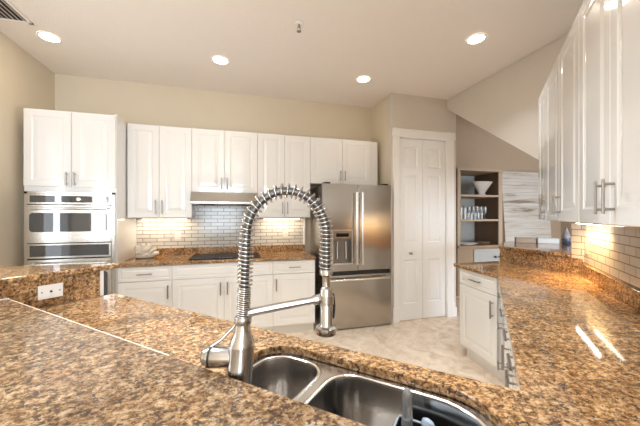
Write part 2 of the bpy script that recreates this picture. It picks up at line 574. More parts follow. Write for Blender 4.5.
def leaf(x0, w, parent):
    h = 2.405
    m = MB()
    t = 0.035
    st = 0.075
    rows = [(0.215, 0.80), (1.02, 1.93), (2.03, 2.30)]
    # stiles and rails as one sheet with three raised fields
    m.box(x0, 0, 0, x0 + st, t, h).box(x0 + w - st, 0, 0, x0 + w, t, h)
    zs = [0] + [z for r in rows for z in r] + [h]
    for i in range(0, len(zs), 2):
        m.box(x0 + st, 0, zs[i], x0 + w - st, t, zs[i + 1])
    for z0, z1 in rows:
        p = MB()
        p.panel(w - 2 * st, z1 - z0, 0.03, [(0.0, 0.001), (0.012, 0.013), (0.022, 0.013), (0.042, 0.004)])
        p.bm.transform(Matrix.Translation((x0 + st, 0, z0)))
        tmp = bpy.data.meshes.new('tmp')
        p.bm.to_mesh(tmp)
        p.bm.free()
        m.bm.from_mesh(tmp)
        bpy.data.meshes.remove(tmp)
    return m.build('door_leaf', 'door_white', parent)


l1 = leaf(0.0, 0.358, door)
l2 = leaf(0.363, 0.358, door)
MB().lathe([(0.013, 0), (0.013, 0.006), (0.006, 0.010), (0.006, 0.026), (0.015, 0.032), (0.017, 0.042), (0.010, 0.05)], 16,
           (0.165, 0, 0.885), (0, -1, 0)).build('knob', 'screw', l1, smooth=40)
struct('baseboard_pantry', MB().box(2.906, 3.42, 0, 2.962, 3.44, 0.13).box(2.95, 3.42, 0, 2.965, 4.95, 0.13), 'white')
struct('baseboard_left', MB().box(-1.97, -4.4, 0, -1.955, 0.3, 0.13), 'white')
struct('baseboard_far', MB().box(2.97, 4.935, 0, 7.08, 4.95, 0.13), 'white')


# ------------------------------------------------------------------ cabinet kit (front faces local -y)
def door_loops(w, h):
    f = min(0.062, 0.30 * min(w, h))
    g = min(1.0, min(w, h) / 0.3)
    return [(0.003, 0.0), (f, 0.0), (f + 0.008 * g, 0.0035), (f + 0.016 * g, 0.0042), (f + 0.046 * g, 0.0006)]


def drawer_loops(w, h):
    f = 0.024
    return [(0.003, 0.0), (f, 0.0), (f + 0.004, 0.0045), (f + 0.010, 0.0045), (f + 0.022, 0.0005)]


HANDLE = {}


def handle(parent, x, y, z, length, vertical=True, m='chrome'):
    key = (round(length, 3), vertical, m)
    if key not in HANDLE:
        mb = MB()
        L = length
        e = L * 0.36
        ax = Vector((0, 0, 1)) if vertical else Vector((1, 0, 0))
        out = Vector((0, -0.030, 0))
        mb.tube([ax * (-L / 2) + out, ax * (L / 2) + out], 0.0048 if L == 0.125 else 0.0068, 10)
        for s in (-e, e):
            mb.tube([ax * s, ax * s + out], 0.0050, 8)
        o = mb.build('handle', m, parent, smooth=50)
        HANDLE[key] = o.data
    else:
        o = bpy.data.objects.new('handle', HANDLE[key])
        COL.objects.link(o)
        o.parent = parent
    o.location = (x, y, z)
    return o


def panel_part(name, root, x, z, w, h, loops, t=0.02, mt='cab'):
    o = MB().panel(w, h, t, loops).build(name, mt, root)
    o.location = (x, 0, z)
    return o


def cab_door(root, x, z, w, h, hx=None, hz=None, L=0.16):
    d = panel_part('door', root, x, z, w, h, door_loops(w, h))
    if hx is not None:
        handle(d, hx, 0, hz, L)
    return d


def cab_drawer(root, x, z, w, h, pull=True, L=0.14):
    d = panel_part('drawer', root, x, z, w, h, drawer_loops(w, h))
    if pull:
        handle(d, w / 2, 0, h / 2, L, False)
    return d


GAP = 0.0016


def wall_cabinet(loc, rz, w, h, depth, cuts, pulls, label, group, hl=0.15, body_w=None):
    """cuts: door boundaries along local x; pulls: side of the handle per door"""
    r = empty('wall_cabinet', loc, rz, label, 'cabinet', group)
    MB().box(0.001, 0.0205, 0.0, (body_w or w) - 0.001, depth, h).build('body', 'cab', r, bevel=0.0015)
    for i in range(len(cuts) - 1):
        a, b = cuts[i] + GAP, cuts[i + 1] - GAP
        dw = b - a
        hx = None
        if pulls[i] == 'r':
            hx = dw - (0.040 if hl == 0.125 else 0.030)
        elif pulls[i] == 'l':
            hx = 0.040 if hl == 0.125 else 0.030
        cab_door(r, a, 0.003, dw, h - 0.006, hx, 0.04 + hl / 2, hl)
    return r


def base_cabinet(loc, rz, w, depth, spec, label, group, h=0.882, kick=0.11, open_top=False):
    """spec: list of ('drawer'|'false', x0, x1, z0, z1) and ('door', x0, x1, z0, z1, side)"""
    r = empty('base_cabinet', loc, rz, label, 'cabinet', group)
    b = MB()
    if open_top:
        h = 0.874
        b.box(0.001, 0.0205, kick, 0.019, depth, h).box(w - 0.019, 0.0205, kick, w - 0.001, depth, h)
        b.box(0.019, 0.0205, kick, w - 0.019, depth, kick + 0.018).box(0.019, depth - 0.012, kick, w - 0.019, depth, 0.60)
        b.box(0.019, 0.0205, 0.80, w - 0.019, 0.027, h)
    else:
        b.box(0.001, 0.0205, kick, w - 0.001, depth, h)
    b.build('body', 'cab', r)
    MB().box(0.001, 0.075, 0.0, w - 0.001, depth, kick).build('plinth', 'cab', r)
    for s in spec:
        x0, x1, z0, z1 = s[1] + GAP, s[2] - GAP, s[3] + GAP, s[4] - GAP
        if s[0] == 'door':
            side = s[5]
            hx = None if side is None else (0.035 if side == 'l' else x1 - x0 - 0.035)
            cab_door(r, x0, z0, x1 - x0, z1 - z0, hx, z1 - z0 - 0.045 - 0.07, 0.14)
        else:
            cab_drawer(r, x0, z0, x1 - x0, z1 - z0, s[0] == 'drawer', min(0.14, 0.5 * (x1 - x0)))
    return r


# ------------------------------------------------------------------ back wall: uppers
UF = 3.66
UD = 4.018 - UF
ZB, ZT = 1.375, 2.407
GW = 'white wall cabinets along the back wall'
wall_cabinet((-1.146, UF, ZB), 0, 0.655, ZT - ZB, UD, [0.004, 0.317, 0.655], 'rl',
             'white two-door wall cabinet between the tall oven cabinet and the range hood', GW)
wall_cabinet((-0.491, UF, 1.668), 0, 0.741, ZT - 1.668, UD, [0, 0.357, 0.741], 'rl',
             'short white two-door wall cabinet directly above the steel range hood', GW, 0.13)
wall_cabinet((0.25, UF, ZB), 0, 0.661, ZT - ZB, UD, [0, 0.332, 0.661], 'rl',
             'white two-door wall cabinet between the range hood and the refrigerator, behind the faucet arch', GW)
wall_cabinet((0.911, UF, 1.812), 0, 0.955, ZT - 1.812, UD, [0, 0.437, 0.845], 'rl',
             'short white two-door wall cabinet above the stainless refrigerator', GW, 0.13)

# ------------------------------------------------------------------ back wall: base units
BF = 3.40
BD = 4.015 - BF
GB = 'white base cabinets along the back wall'
base_cabinet((-1.15, BF, 0), 0, 0.502, BD, [('drawer', 0, 0.502, 0.725, 0.875), ('door', 0, 0.502, 0.125, 0.722, 'r')],
             'white base cabinet with one drawer beside the tall oven cabinet', GB)
base_cabinet((-0.648, BF, 0), 0, 1.053, BD, [('false', 0, 1.053, 0.725, 0.875), ('door', 0, 0.519, 0.125, 0.722, 'r'), ('door', 0.519, 1.053, 0.125, 0.722, 'l')],
             'wide white two-door base cabinet under the black cooktop', GB)
base_cabinet((0.405, BF, 0), 0, 0.50, BD, [('drawer', 0, 0.50, 0.725, 0.875), ('door', 0, 0.50, 0.125, 0.722, 'l')],
             'white base cabinet with one drawer next to the refrigerator', GB)

# back worktop
ct = MB().prism([(-1.15, 3.375), (0.912, 3.375), (0.912, 4.017), (-1.15, 4.017)], 0.884, 0.914).build('countertop', 'granite', None, bevel=0.005)
tag(ct, 'speckled brown granite countertop along the tiled back wall', 'countertop')
MB().box(-1.15, 3.985, 0.914, 0.912, 4.008, 1.0).build('backsplash', 'granite', ct, bevel=0.003)
struct('trim_2', MB().box(0.895, 3.985, 1.0, 0.922, 4.008, 1.375), 'white')

# cooktop
ck = empty('cooktop', (-0.115, 3.66, 0.9145), 0, 'black glass cooktop set in the back granite countertop', 'cooktop')
MB().box(-0.385, -0.19, 0, 0.385, 0.24, 0.008).build('glass_top', 'black_glass', ck, bevel=0.003)
for x, y, r in ((-0.22, -0.06, 0.09), (0.22, -0.06, 0.075), (-0.22, 0.13, 0.07), (0.22, 0.13, 0.10)):
    mb = MB()
    n = 36
    mb.rings([[(x + q * math.cos(2 * PI * k / n), y + q * math.sin(2 * PI * k / n), 0.0085) for k in range(n)] for q in (r, r - 0.004)], False, False)
    mb.build('burner_ring', 'tray_grey', ck)
cp = MB()
for i in range(4):
    cp.lathe([(0.012, 0), (0.012, 0.003)], 16, (-0.06 + i * 0.04, -0.165, 0.0082))
cp.build('control_panel', 'tray_grey', ck)

# range hood
hd = empty('range_hood', (-0.488, 3.50, 1.53), 0, 'stainless under-cabinet range hood above the cooktop', 'range hood')
MB().prism([(0.0, 0.0), (0.0, 0.028), (0.055, 0.136), (0.505, 0.136), (0.505, 0.0)], 0.0, 0.735, axis='x').build('canopy', 'steel_hood', hd, bevel=0.002)
MB().box(0.08, 0.05, -0.004, 0.655, 0.42, 0.001).build('filter', 'dark_gap', hd)
MB().box(0.30, -0.004, 0.006, 0.43, 0.001, 0.020).build('control_strip', 'steel', hd)
MB().box(0.25, 0.13, -0.0065, 0.49, 0.17, -0.0035).build('lamp_lens', 'plate', hd)


# ------------------------------------------------------------------ tall oven cabinet and double wall oven
OX0, OX1, OY = -1.905, -1.152, 3.385
oc = empty('oven_cabinet', (OX0, OY, 0), 0, 'tall white cabinet housing the stainless double wall oven', 'cabinet')
W_ = OX1 - OX0
MB().box(0, 0.0205, 0.11, 0.022, 0.633, 2.40).box(W_ - 0.022, 0.0205, 0.11, W_, 0.633, 2.415).box(0.022, 0.0205, 1.627, W_ - 0.022, 0.633, 2.405) \
    .box(0.022, 0.0205, 0.11, W_ - 0.022, 0.633, 0.40).box(0.022, 0.61, 0.40, W_ - 0.022, 0.633, 1.627).build('body', 'cab', oc)
MB().box(0.0, 0.075, 0, W_, 0.633, 0.11).build('plinth', 'cab', oc)
MB().box(-0.063, 0.56, 0, -0.001, 0.60, 2.39).build('filler_strip', 'cab', oc)
cab_door(oc, 0.004, 1.675, 0.372, 0.725, 0.372 - 0.03, 0.075, 0.13)
cab_door(oc, 0.379, 1.675, 0.368, 0.725, 0.03, 0.075, 0.13)
cab_door(oc, 0.004, 0.125, W_ - 0.008, 0.27)
ov = empty('double_oven', (OX0 + 0.024, OY, 0.402), 0, 'stainless double wall oven built into the tall white cabinet', 'oven')
OWD = W_ - 0.048
MB().box(0.0, 0.03, 0.0, OWD, 0.55, 1.222).build('housing', 'dark_gap', ov)


def oz(z):
    return z - 0.402


MB().box(-0.012, -0.006, oz(0.404), 0.012, 0.019, oz(1.625)).box(OWD - 0.012, -0.006, oz(0.404), OWD + 0.012, 0.019, oz(1.625)) \
    .box(-0.012, -0.006, oz(1.605), OWD + 0.012, 0.019, oz(1.625)).build('frame', 'steel_oven', ov)


def oven_control(z0, z1):
    p = MB().box(0.014, -0.012, z0, OWD - 0.014, 0.03, z1).build('control_panel', 'steel_oven', ov, bevel=0.003)
    MB().box(0.035, -0.014, z0 + 0.018, OWD - 0.035, -0.0115, z1 - 0.016).build('display', 'oven_glass', p)
    return p


def oven_door(z0, z1, wz0, wz1, hz):
    d = MB().box(0.012, -0.028, z0, OWD - 0.012, 0.03, z1).build('door', 'steel_oven', ov, bevel=0.004)
    # window with rounded corners
    x0, x1, r = 0.04, OWD - 0.04, 0.03
    pts = []
    for cx, cz, a in ((x1 - r, wz0 + r, -90), (x1 - r, wz1 - r, 0), (x0 + r, wz1 - r, 90), (x0 + r, wz0 + r, 180)):
        for k in range(6):
            t = math.radians(a + 18 * k)
            pts.append((cx + r * math.cos(t), cz + r * math.sin(t)))
    MB().prism(pts, -0.0305, -0.027, axis='y').build('window', 'oven_glass', d)
    mb = MB()
    mb.tube([(0.03, -0.075, hz), (OWD - 0.03, -0.075, hz)], 0.013, 14)
    for x in (0.06, OWD - 0.06):
        mb.tube([(x, -0.028, hz), (x, -0.075, hz)], 0.009, 10)
    mb.build('handle', 'steel_oven', d, smooth=50)
    return d


c1 = oven_control(oz(1.506), oz(1.604))
MB().lathe([(0.020, 0), (0.019, 0.016), (0.016, 0.018)], 20, (OWD * 0.60, -0.0145, oz(1.556)), (0, -1, 0)).build('knob', 'steel_oven', c1, smooth=40)
oven_door(oz(1.141), oz(1.500), oz(1.245), oz(1.425), oz(1.468))
oven_control(oz(0.995), oz(1.135))
oven_door(oz(0.41), oz(0.985), oz(0.52), oz(0.86), oz(0.945))

# ------------------------------------------------------------------ refrigerator
FX0, FX1, FY = 0.991, 1.856, 3.385
fr = empty('refrigerator', (FX0, FY, 0), 0, 'stainless french-door refrigerator with ice dispenser beside the pantry', 'refrigerator')
FW = FX1 - FX0
MB().box(0.004, 0.085, 0.09, FW - 0.004, 0.585, 1.745).build('body', 'steel_h', fr, bevel=0.004)
MB().box(0.03, 0.05, 0.083, FW - 0.03, 0.56, 0.0945).build('base_grille', 'black', fr)
xs = FW / 2
# left door with a real recess for the dispenser
L0, L1, LZ0, LZ1 = 0.118, 0.362, 0.845, 1.232
d1 = MB()
d1.box(0, 0, 0.76, L0, 0.08, 1.762).box(L1, 0, 0.76, xs - 0.003, 0.08, 1.762).box(L0, 0, 0.76, L1, 0.08, LZ0).box(L0, 0, LZ1, L1, 0.08, 1.762)
d1 = d1.build('door', 'steel', fr)
dp = MB()
dp.box(L0 - 0.008, -0.004, LZ0 - 0.008, L0 + 0.008, 0.01, LZ1 + 0.008).box(L1 - 0.008, -0.004, LZ0 - 0.008, L1 + 0.008, 0.01, LZ1 + 0.008)
dp.box(L0, -0.004, LZ1 - 0.01, L1, 0.01, LZ1 + 0.008).box(L0, -0.012, LZ0 - 0.008, L1, 0.075, LZ0 + 0.01)
dp = dp.build('ice_dispenser', 'steel_h', d1)
MB().box(L0, 0.062, LZ0, L1, 0.078, LZ1).box(L0, 0.004, LZ0, L0 + 0.004, 0.07, LZ1).box(L1 - 0.004, 0.004, LZ0, L1, 0.07, LZ1).build('recess', 'recess', dp)
MB().box(L0 + 0.008, -0.002, 1.135, L1 - 0.008, 0.06, LZ1 - 0.01).build('display_housing', 'steel', dp)
MB().box(L0 + 0.045, -0.004, 1.155, L1 - 0.045, -0.0015, 1.195).build('display', 'black_glass', dp)
MB().lathe([(0.012, 0), (0.012, 0.2)], 12, (L0 + 0.075, 0.05, 0.90)).lathe([(0.012, 0), (0.012, 0.2)], 12, (L1 - 0.06, 0.05, 0.90)).build('dispenser_paddle', 'steel_oven', dp, smooth=50)
d2 = MB().box(xs + 0.003, 0, 0.76, FW, 0.08, 1.762).build('door', 'steel', fr, bevel=0.004)
fz = MB().box(0, 0, 0.095, FW, 0.08, 0.712).build('freezer_drawer', 'steel', fr, bevel=0.004)
MB().box(0.01, 0.02, 0.712, FW - 0.01, 0.085, 0.76).build('door_gasket', 'black', fr)


def fridge_bar(parent, p0, p1, ends):
    mb = MB()
    mb.tube([p0, p1], 0.0135, 14)
    for e in ends:
        mb.tube([(e[0], 0.0, e[2]), e], 0.011, 10)
    mb.build('handle', 'steel_oven', parent, smooth=50)


fridge_bar(d1, (0.397, -0.058, 0.835), (0.397, -0.058, 1.665), [(0.397, -0.058, 0.88), (0.397, -0.058, 1.62)])
fridge_bar(d2, (0.468, -0.058, 0.835), (0.468, -0.058, 1.665), [(0.468, -0.058, 0.88), (0.468, -0.058, 1.62)])
fridge_bar(fz, (0.05, -0.058, 0.668), (FW - 0.05, -0.058, 0.668), [(0.10, -0.058, 0.668), (FW - 0.10, -0.058, 0.668)])
MB().box(0.03, 0.02, 1.765, 0.10, 0.12, 1.782).build('hinge_cover', 'black', fr)
MB().box(FW - 0.10, 0.02, 1.765, FW - 0.03, 0.12, 1.782).build('hinge_cover', 'black', fr)
# dark loop hanging on the freezer front
st = []
for k in range(13):
    t = k / 12
    st.append((0.128 + 0.010 * math.sin(PI * t), -0.012 - 0.012 * math.sin(PI * t), 0.51 - 0.275 * t))
MB().tube(st, 0.0085, 8).build('pull_strap', 'strap', fz, smooth=60)

FS = 1.0625
for ch in list(fr.children) + [g for c in fr.children for g in c.children] + [g for c in fr.children for k in c.children for g in k.children]:
    ch.data.transform(Matrix.Translation((0, 0, -0.0875)) @ Matrix.Scale(FS, 4))

# ------------------------------------------------------------------ worktop with the sink (one continuous slab)
RW = 0.704          # wall line of the side run (u)
inner = (0.763, 0.638)
vF = (inner[0] + inner[1]) / R2


def rrect(u0, u1, v0, v1, r, n=7):
    pts = []
    rr = r if isinstance(r, (list, tuple)) else [r] * 4
    for (cu, cv, a, q) in ((u1, v0, -90, rr[0]), (u1, v1, 0, rr[1]), (u0, v1, 90, rr[2]), (u0, v0, 180, rr[3])):
        su = -1 if cu == u1 else 1
        sv = -1 if cv == v1 else 1
        for k in range(n):
            t = math.radians(a + 90 * k / (n - 1))
            pts.append((cu + su * q + q * math.cos(t), cv + sv * q + q * math.sin(t)))
    return pts


CUT = rrect(-0.712, 0.056, 0.600, 0.910, [0.11, 0.165, 0.11, 0.11], 9)
outer = [inner, (2.055, 1.925), (2.125, 2.517), (2.715, 2.517), (2.715, 1.735), du(RW, 3.145), du(RW, 0.52), du(-2.02, 0.495), du(-2.02, vF)]
wt = MB().prism(outer, 0.884, 0.914, holes=[[du(*p) for p in CUT]]).build('countertop', 'granite', None, bevel=0.005)
tag(wt, 'long angled granite countertop with the sink, running along the tiled side wall', 'countertop')
# low granite upstand along the tiled wall
bsA = [du(RW + 0.002, 3.13), du(RW + 0.002, 0.53), du(RW - 0.020, 0.53), du(RW - 0.020, 3.11)]
MB().prism(bsA, 0.914, 1.012).build('backsplash', 'granite', wt, bevel=0.003)

# raised ledge of the pass-through
lg = MB().prism([(2.705, 1.825), (2.705, 2.52), (3.12, 2.86), (3.80, 2.86), (3.80, 1.90), (2.90, 1.835)], 1.045, 1.075).build('bar_ledge', 'granite', None, bevel=0.005)
tag(lg, 'raised granite ledge of the pass-through below the sloping stair wall', 'countertop')
MB().box(2.717, 1.738, 0.9145, 2.739, 2.517, 1.045).build('granite_facing', 'granite', lg)
MB().box(2.86, 2.0, 0.82, 3.2, 2.03, 1.045).build('bracket', 'white', lg)
MB().box(2.86, 2.35, 0.82, 3.2, 2.38, 1.045).build('bracket', 'white', lg)

# raised bar beside the ovens
bar = MB().prism([(-0.706, 2.139), (-0.715, 2.125), (-0.80, 2.04), (-1.965, 0.875), (-1.965, 2.262), (-1.34, 2.205), (-0.735, 2.150)], 1.068, 1.098).build('bar_countertop', 'granite', None, bevel=0.006)
tag(bar, 'raised granite bar top in front of the wall ovens', 'countertop')
MB().prism([(-0.799, 2.0845), (-1.966, 0.9175), (-1.966, 0.900), (-0.7905, 2.0755)], 0.9145, 1.0675).build('granite_facing', 'granite', bar)
MB().prism([(-0.7965, 2.0875), (-0.790, 2.076), (-0.777, 2.089), (-0.7835, 2.100)], 0.9145, 1.0675).build('edge_trim', 'white', bar)

# breakfast bar slab (nearest the camera)
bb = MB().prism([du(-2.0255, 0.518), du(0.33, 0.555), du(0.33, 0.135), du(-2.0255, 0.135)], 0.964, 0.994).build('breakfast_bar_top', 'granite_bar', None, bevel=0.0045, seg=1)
MB().prism([du(-2.0255, 0.5125), du(-2.0255, 0.5170), du(-0.80, 0.5362), du(-0.80, 0.5317)], 0.9935, 0.9946).build('painted_highlight', 'edge_glint', bb)  # flat pale strip stands in for the highlight on the slab edge
MB().prism([du(-2.0265, 0.517), du(-2.0265, 0.15), du(-2.0215, 0.15), du(-2.0215, 0.517)], 0.9945, 0.9985).build('caulk_line', 'white', bb)
tag(bb, 'pale granite breakfast bar slab on the near side of the sink', 'countertop')

# ------------------------------------------------------------------ sink
sk = empty('kitchen_sink', (0, 0, 0), 0, 'stainless undermount double-bowl kitchen sink set in the granite countertop', 'sink')
B1 = rrect(-0.69, -0.470, 0.625, 0.884, [0.075, 0.075, 0.085, 0.07], 9)
B2 = rrect(-0.425, 0.030, 0.625, 0.884, [0.10, 0.15, 0.085, 0.07], 9)
RIM = rrect(-0.735, 0.080, 0.585, 0.932, [0.12, 0.17, 0.12, 0.12], 9)
MB().prism([du(*p) for p in RIM], 0.879, 0.8835, holes=[[du(*p) for p in B1], [du(*p) for p in B2]]).build('rim', 'sink_rim', sk)


def bowl(poly, depth):
    cu = sum(p[0] for p in poly) / len(poly)
    cv = sum(p[1] for p in poly) / len(poly)

    def ring(ins, z):
        out = []
        for u, v in poly:
            k = Vector((u - cu, v - cv))
            L = k.length
            k = k * ((L - ins) / L)
            p = du(cu + k.x, cv + k.y)
            out.append((p[0], p[1], z))
        return out
    z0 = 0.8835
    prof = [(-0.004, z0), (0.002, z0 + 0.0005), (0.004, z0 - 0.006), (0.008, z0 - 0.10), (0.012, z0 - depth + 0.03), (0.022, z0 - depth + 0.010), (0.045, z0 - depth), (0.09, z0 - depth - 0.003)]
    m = MB()
    m.rings([ring(i, z) for i, z in prof], False, True)
    o = m.build('bowl', 'sink', sk, smooth=50)
    s = o.modifiers.new('solid', 'SOLIDIFY')
    s.thickness = 0.002
    s.offset = -1
    l = MB()
    l.rings([ring(i, z) for i, z in ((-0.013, z0), (-0.011, z0 + 0.0025), (-0.006, z0 + 0.0035), (0.0005, z0 + 0.002), (0.0035, z0 - 0.004), (0.004, z0 - 0.010))], False, False)
    l.build('bowl_lip', 'sink_lip', o, smooth=60)
    p = du(cu, cv)
    MB().lathe([(0.042, 0), (0.042, 0.003), (0.034, 0.003), (0.030, -0.004)], 24, (p[0], p[1], z0 - depth - 0.002)).build('drain', 'steel_oven', o, smooth=40)
    return o


bowl(B1, 0.20)
bowl(B2, 0.215)

# things in the big bowl
cu_, cv_ = -0.152, 0.796
pc = du(cu_, cv_)
cad = empty('dish_caddy', (pc[0], pc[1], 0.671), -PI / 4, 'dark caddy with a pale rim standing in the large sink bowl', 'caddy')
cb = MB()
cw, cdp, chh = 0.06, 0.045, 0.160
cb.box(-cw, -cdp, 0, cw, cdp, 0.004).box(-cw, -cdp, 0, -cw + 0.003, cdp, chh).box(cw - 0.003, -cdp, 0, cw, cdp, chh).box(-cw, -cdp, 0, cw, -cdp + 0.003, chh).box(-cw, cdp - 0.003, 0, cw, cdp, chh)
cb.build('basket', 'black', cad)
MB().tube([(-cw, -cdp, chh), (cw, -cdp, chh), (cw, cdp, chh), (-cw, cdp, chh), (-cw, -cdp, chh)], 0.004, 8).build('rim_wire', 'tray_grey', cad, smooth=60)
pw = du(cu_ - 0.028, cv_ + 0.004)
wand = empty('dish_wand', (pw[0], pw[1], 0.677), 0, 'clear plastic dish wand with a rounded tip standing in the dark caddy', 'dish brush')
MB().lathe([(0.012, 0.0), (0.014, 0.06), (0.0155, 0.13), (0.0150, 0.185), (0.0135, 0.215), (0.0125, 0.222), (0.0135, 0.228), (0.0125, 0.245), (0.009, 0.258), (0.003, 0.262)], 20).build('handle', 'clear', wand, smooth=50)
MB().box(-0.012, -0.01, 0, 0.012, 0.01, 0.02).build('scrub_pad', 'blue_sponge', wand)
ps = du(cu_ + 0.004, cv_ - 0.005)
br = empty('dish_brush', (ps[0], ps[1], 0.680), 0, 'pale blue dish brush leaning in the dark caddy beside the clear wand', 'dish brush')
MB().tube([(0, 0, 0.0), (0.006, 0.0, 0.10), (0.026, 0.004, 0.172)], [0.006, 0.007, 0.010], 10).build('handle', 'blue_sponge', br, smooth=50)
MB().lathe([(0.010, 0), (0.017, 0.006), (0.017, 0.020), (0.008, 0.026)], 16, (0.022, 0.003, 0.160), (0.6, 0.1, 0.8)).build('brush_head', 'blue_sponge', br, smooth=50)

# ------------------------------------------------------------------ spring faucet
fp = (0.0051, 0.8163)
SHEAR = Matrix(((1, 0, 0.062, 0), (0, 1, 0, 0), (0, 0, 1, 0), (0, 0, 0, 1)))
fc = empty('kitchen_faucet', (fp[0], fp[1], 0.9145), math.radians(-7.7), 'tall brushed nickel spring faucet arching over the double-bowl sink', 'faucet')
MB().lathe([(0.037, 0.0), (0.037, 0.006), (0.0345, 0.010), (0.0335, 0.140), (0.0325, 0.147), (0.0285, 0.158), (0.0230, 0.172), (0.0205, 0.185), (0.0200, 0.198)], 36).add(SHEAR).build('body', 'faucet', fc, smooth=35)
MB().lathe([(0.0215, 0.197), (0.0225, 0.200), (0.0225, 0.214), (0.0215, 0.217)], 32).add(SHEAR).build('collar', 'faucet', fc, smooth=35)
# side control: barrel, dark ring, knob and thin lever
BO, BA = (0.004, 0, 0.107), (-1, 0.18, 0)
ctl = MB().lathe([(0.0265, 0.02), (0.0275, 0.04), (0.0275, 0.072), (0.0265, 0.075)], 32, BO, BA).build('control_barrel', 'faucet', fc, smooth=35)
MB().lathe([(0.0268, 0.075), (0.0268, 0.080)], 32, BO, BA).build('dark_ring', 'black', ctl, smooth=35)
MB().lathe([(0.0275, 0.080), (0.0275, 0.085), (0.0225, 0.088), (0.0215, 0.096), (0.017, 0.100)], 32, BO, BA).build('knob', 'faucet', ctl, smooth=35)
MB().tube([(-0.074, 0.016, 0.134), (-0.048, 0.022, 0.148), (-0.018, 0.030, 0.176), (-0.004, 0.036, 0.196)], [0.004, 0.0045, 0.004, 0.0032], 10).build('lever', 'faucet', ctl, smooth=60)
# centre line of the hose: up, over, down
path = []
for k in range(8):
    t = k / 7
    path.append(Vector((0.013 + 0.009 * t, 0, 0.212 + 0.222 * t)))
for k in range(1, 24):
    a = PI - PI * k / 24
    path.append(Vector((0.130 + 0.108 * math.cos(a), 0, 0.434 + 0.119 * math.sin(a))))
for k in range(0, 6):
    path.append(Vector((0.238, 0, 0.434 - 0.102 * k / 5)))
MB().tube(path, 0.0112, 14).build('hose', 'hose', fc, smooth=60)


def resample(pts, step):
    out = [pts[0].copy()]
    acc = 0.0
    for a, b in zip(pts, pts[1:]):
        L = (b - a).length
        d = step - acc
        while d <= L:
            out.append(a + (b - a) * (d / L))
            d += step
        acc = L - (d - step)
    return out


def helix(s0, s1, pitch_fn, rad, per=16):
    fine = resample(path, 0.0008)
    n = len(fine)
    ph = 0.0
    out = []
    last = None
    for i in range(int(s0 / 0.0008), min(n - 1, int(s1 / 0.0008))):
        p = fine[i]
        t = (fine[min(n - 1, i + 1)] - fine[max(0, i - 1)]).normalized()
        nrm = Vector((-t.z, 0, t.x))
        b = Vector((0, 1, 0))
        ph += 2 * PI * 0.0008 / pitch_fn(i * 0.0008)
        if last is None or ph - last >= 2 * PI / per:
            out.append(p + rad * (math.cos(ph) * nrm + math.sin(ph) * b))
            last = ph
    return out


total = sum((b - a).length for a, b in zip(path, path[1:]))
MB().tube(helix(0.002, 0.085, lambda s: 0.0058, 0.0158), 0.0027, 6).build('tight_coil', 'spring', fc, smooth=70)
MB().tube(helix(0.085, total - 0.002, lambda s: 0.0108 if s < 0.2 else (0.0108 + 0.0056 * min(1, (s - 0.2) / 0.06) if s < 0.50 else 0.0115), 0.0190), 0.0024, 6).build('spring_coil', 'spring', fc, smooth=70)
sh = MB().lathe([(0.0165, 0.336), (0.0185, 0.333), (0.0185, 0.322), (0.012, 0.318), (0.0105, 0.312), (0.0105, 0.288), (0.0155, 0.284), (0.0170, 0.281), (0.0170, 0.186),
                 (0.0200, 0.180), (0.0285, 0.176), (0.0290, 0.166), (0.0275, 0.158), (0.024, 0.156)], 32, (0.238, 0, 0)).build('spray_head', 'faucet', fc, smooth=35)
MB().lathe([(0.022, 0.1555), (0.022, 0.1565)], 24, (0.238, 0, 0)).build('spray_face', 'black', sh)
arm = MB().tube([(0.020, 0, 0.224), (0.130, 0, 0.241), (0.207, 0, 0.252)], [0.0115, 0.0108, 0.0102], 16).build('support_arm', 'faucet', fc, smooth=50)
MB().lathe([(0.0120, -0.014), (0.0135, -0.010), (0.0135, 0.012), (0.010, 0.018)], 24, (0.214, 0, 0.253), (1, 0, 0.15)).build('arm_joint', 'faucet', arm, smooth=40)
MB().lathe([(0.0178, 0.240), (0.0205, 0.240), (0.0205, 0.262), (0.0178, 0.262)], 28, (0.238, 0, 0)).build('holder_ring', 'faucet', arm, smooth=40)

# ------------------------------------------------------------------ side run: base units
# angled end cabinet (faces the pantry side, plan parallel to the pass-through)
EA = math.atan2(0.07, 0.592)
ec = empty('base_cabinet', (2.143, 2.455, 0), -PI / 2 - EA, 'white angled end cabinet with one drawer and one door, facing the refrigerator', 'cabinet', 'white base cabinets below the long granite countertop')
ECM = (Matrix.Translation((2.143, 2.455, 0)) @ Matrix.Rotation(-PI / 2 - EA, 4, 'Z')).inverted()


def loc_ec(p):   # world plan point -> local of the end cabinet
    q = ECM @ Vector((p[0], p[1], 0))
    return (q.x, q.y)


MB().prism([(0.0, 0.0205), (0.50, 0.0205)] + [loc_ec(p) for p in ((2.56, 1.625), (2.70, 1.80), (2.70, 2.455))], 0.11, 0.883).build('body', 'cab', ec)
MB().prism([(0.02, 0.07), (0.47, 0.07)] + [loc_ec(p) for p in ((2.55, 1.68), (2.68, 1.82), (2.68, 2.43))], 0.0, 0.11).build('plinth', 'cab', ec)
d = cab_drawer(ec, 0.004, 0.728, 0.495, 0.148)
d = cab_door(ec, 0.004, 0.135, 0.495, 0.588, 0.455, 0.47, 0.15)
# the run along the wall; local x runs from the end cabinet towards the sink
RZ = math.radians(225)


def run_pt(u, v):
    p = du(u, v)
    return (p[0], p[1], 0)


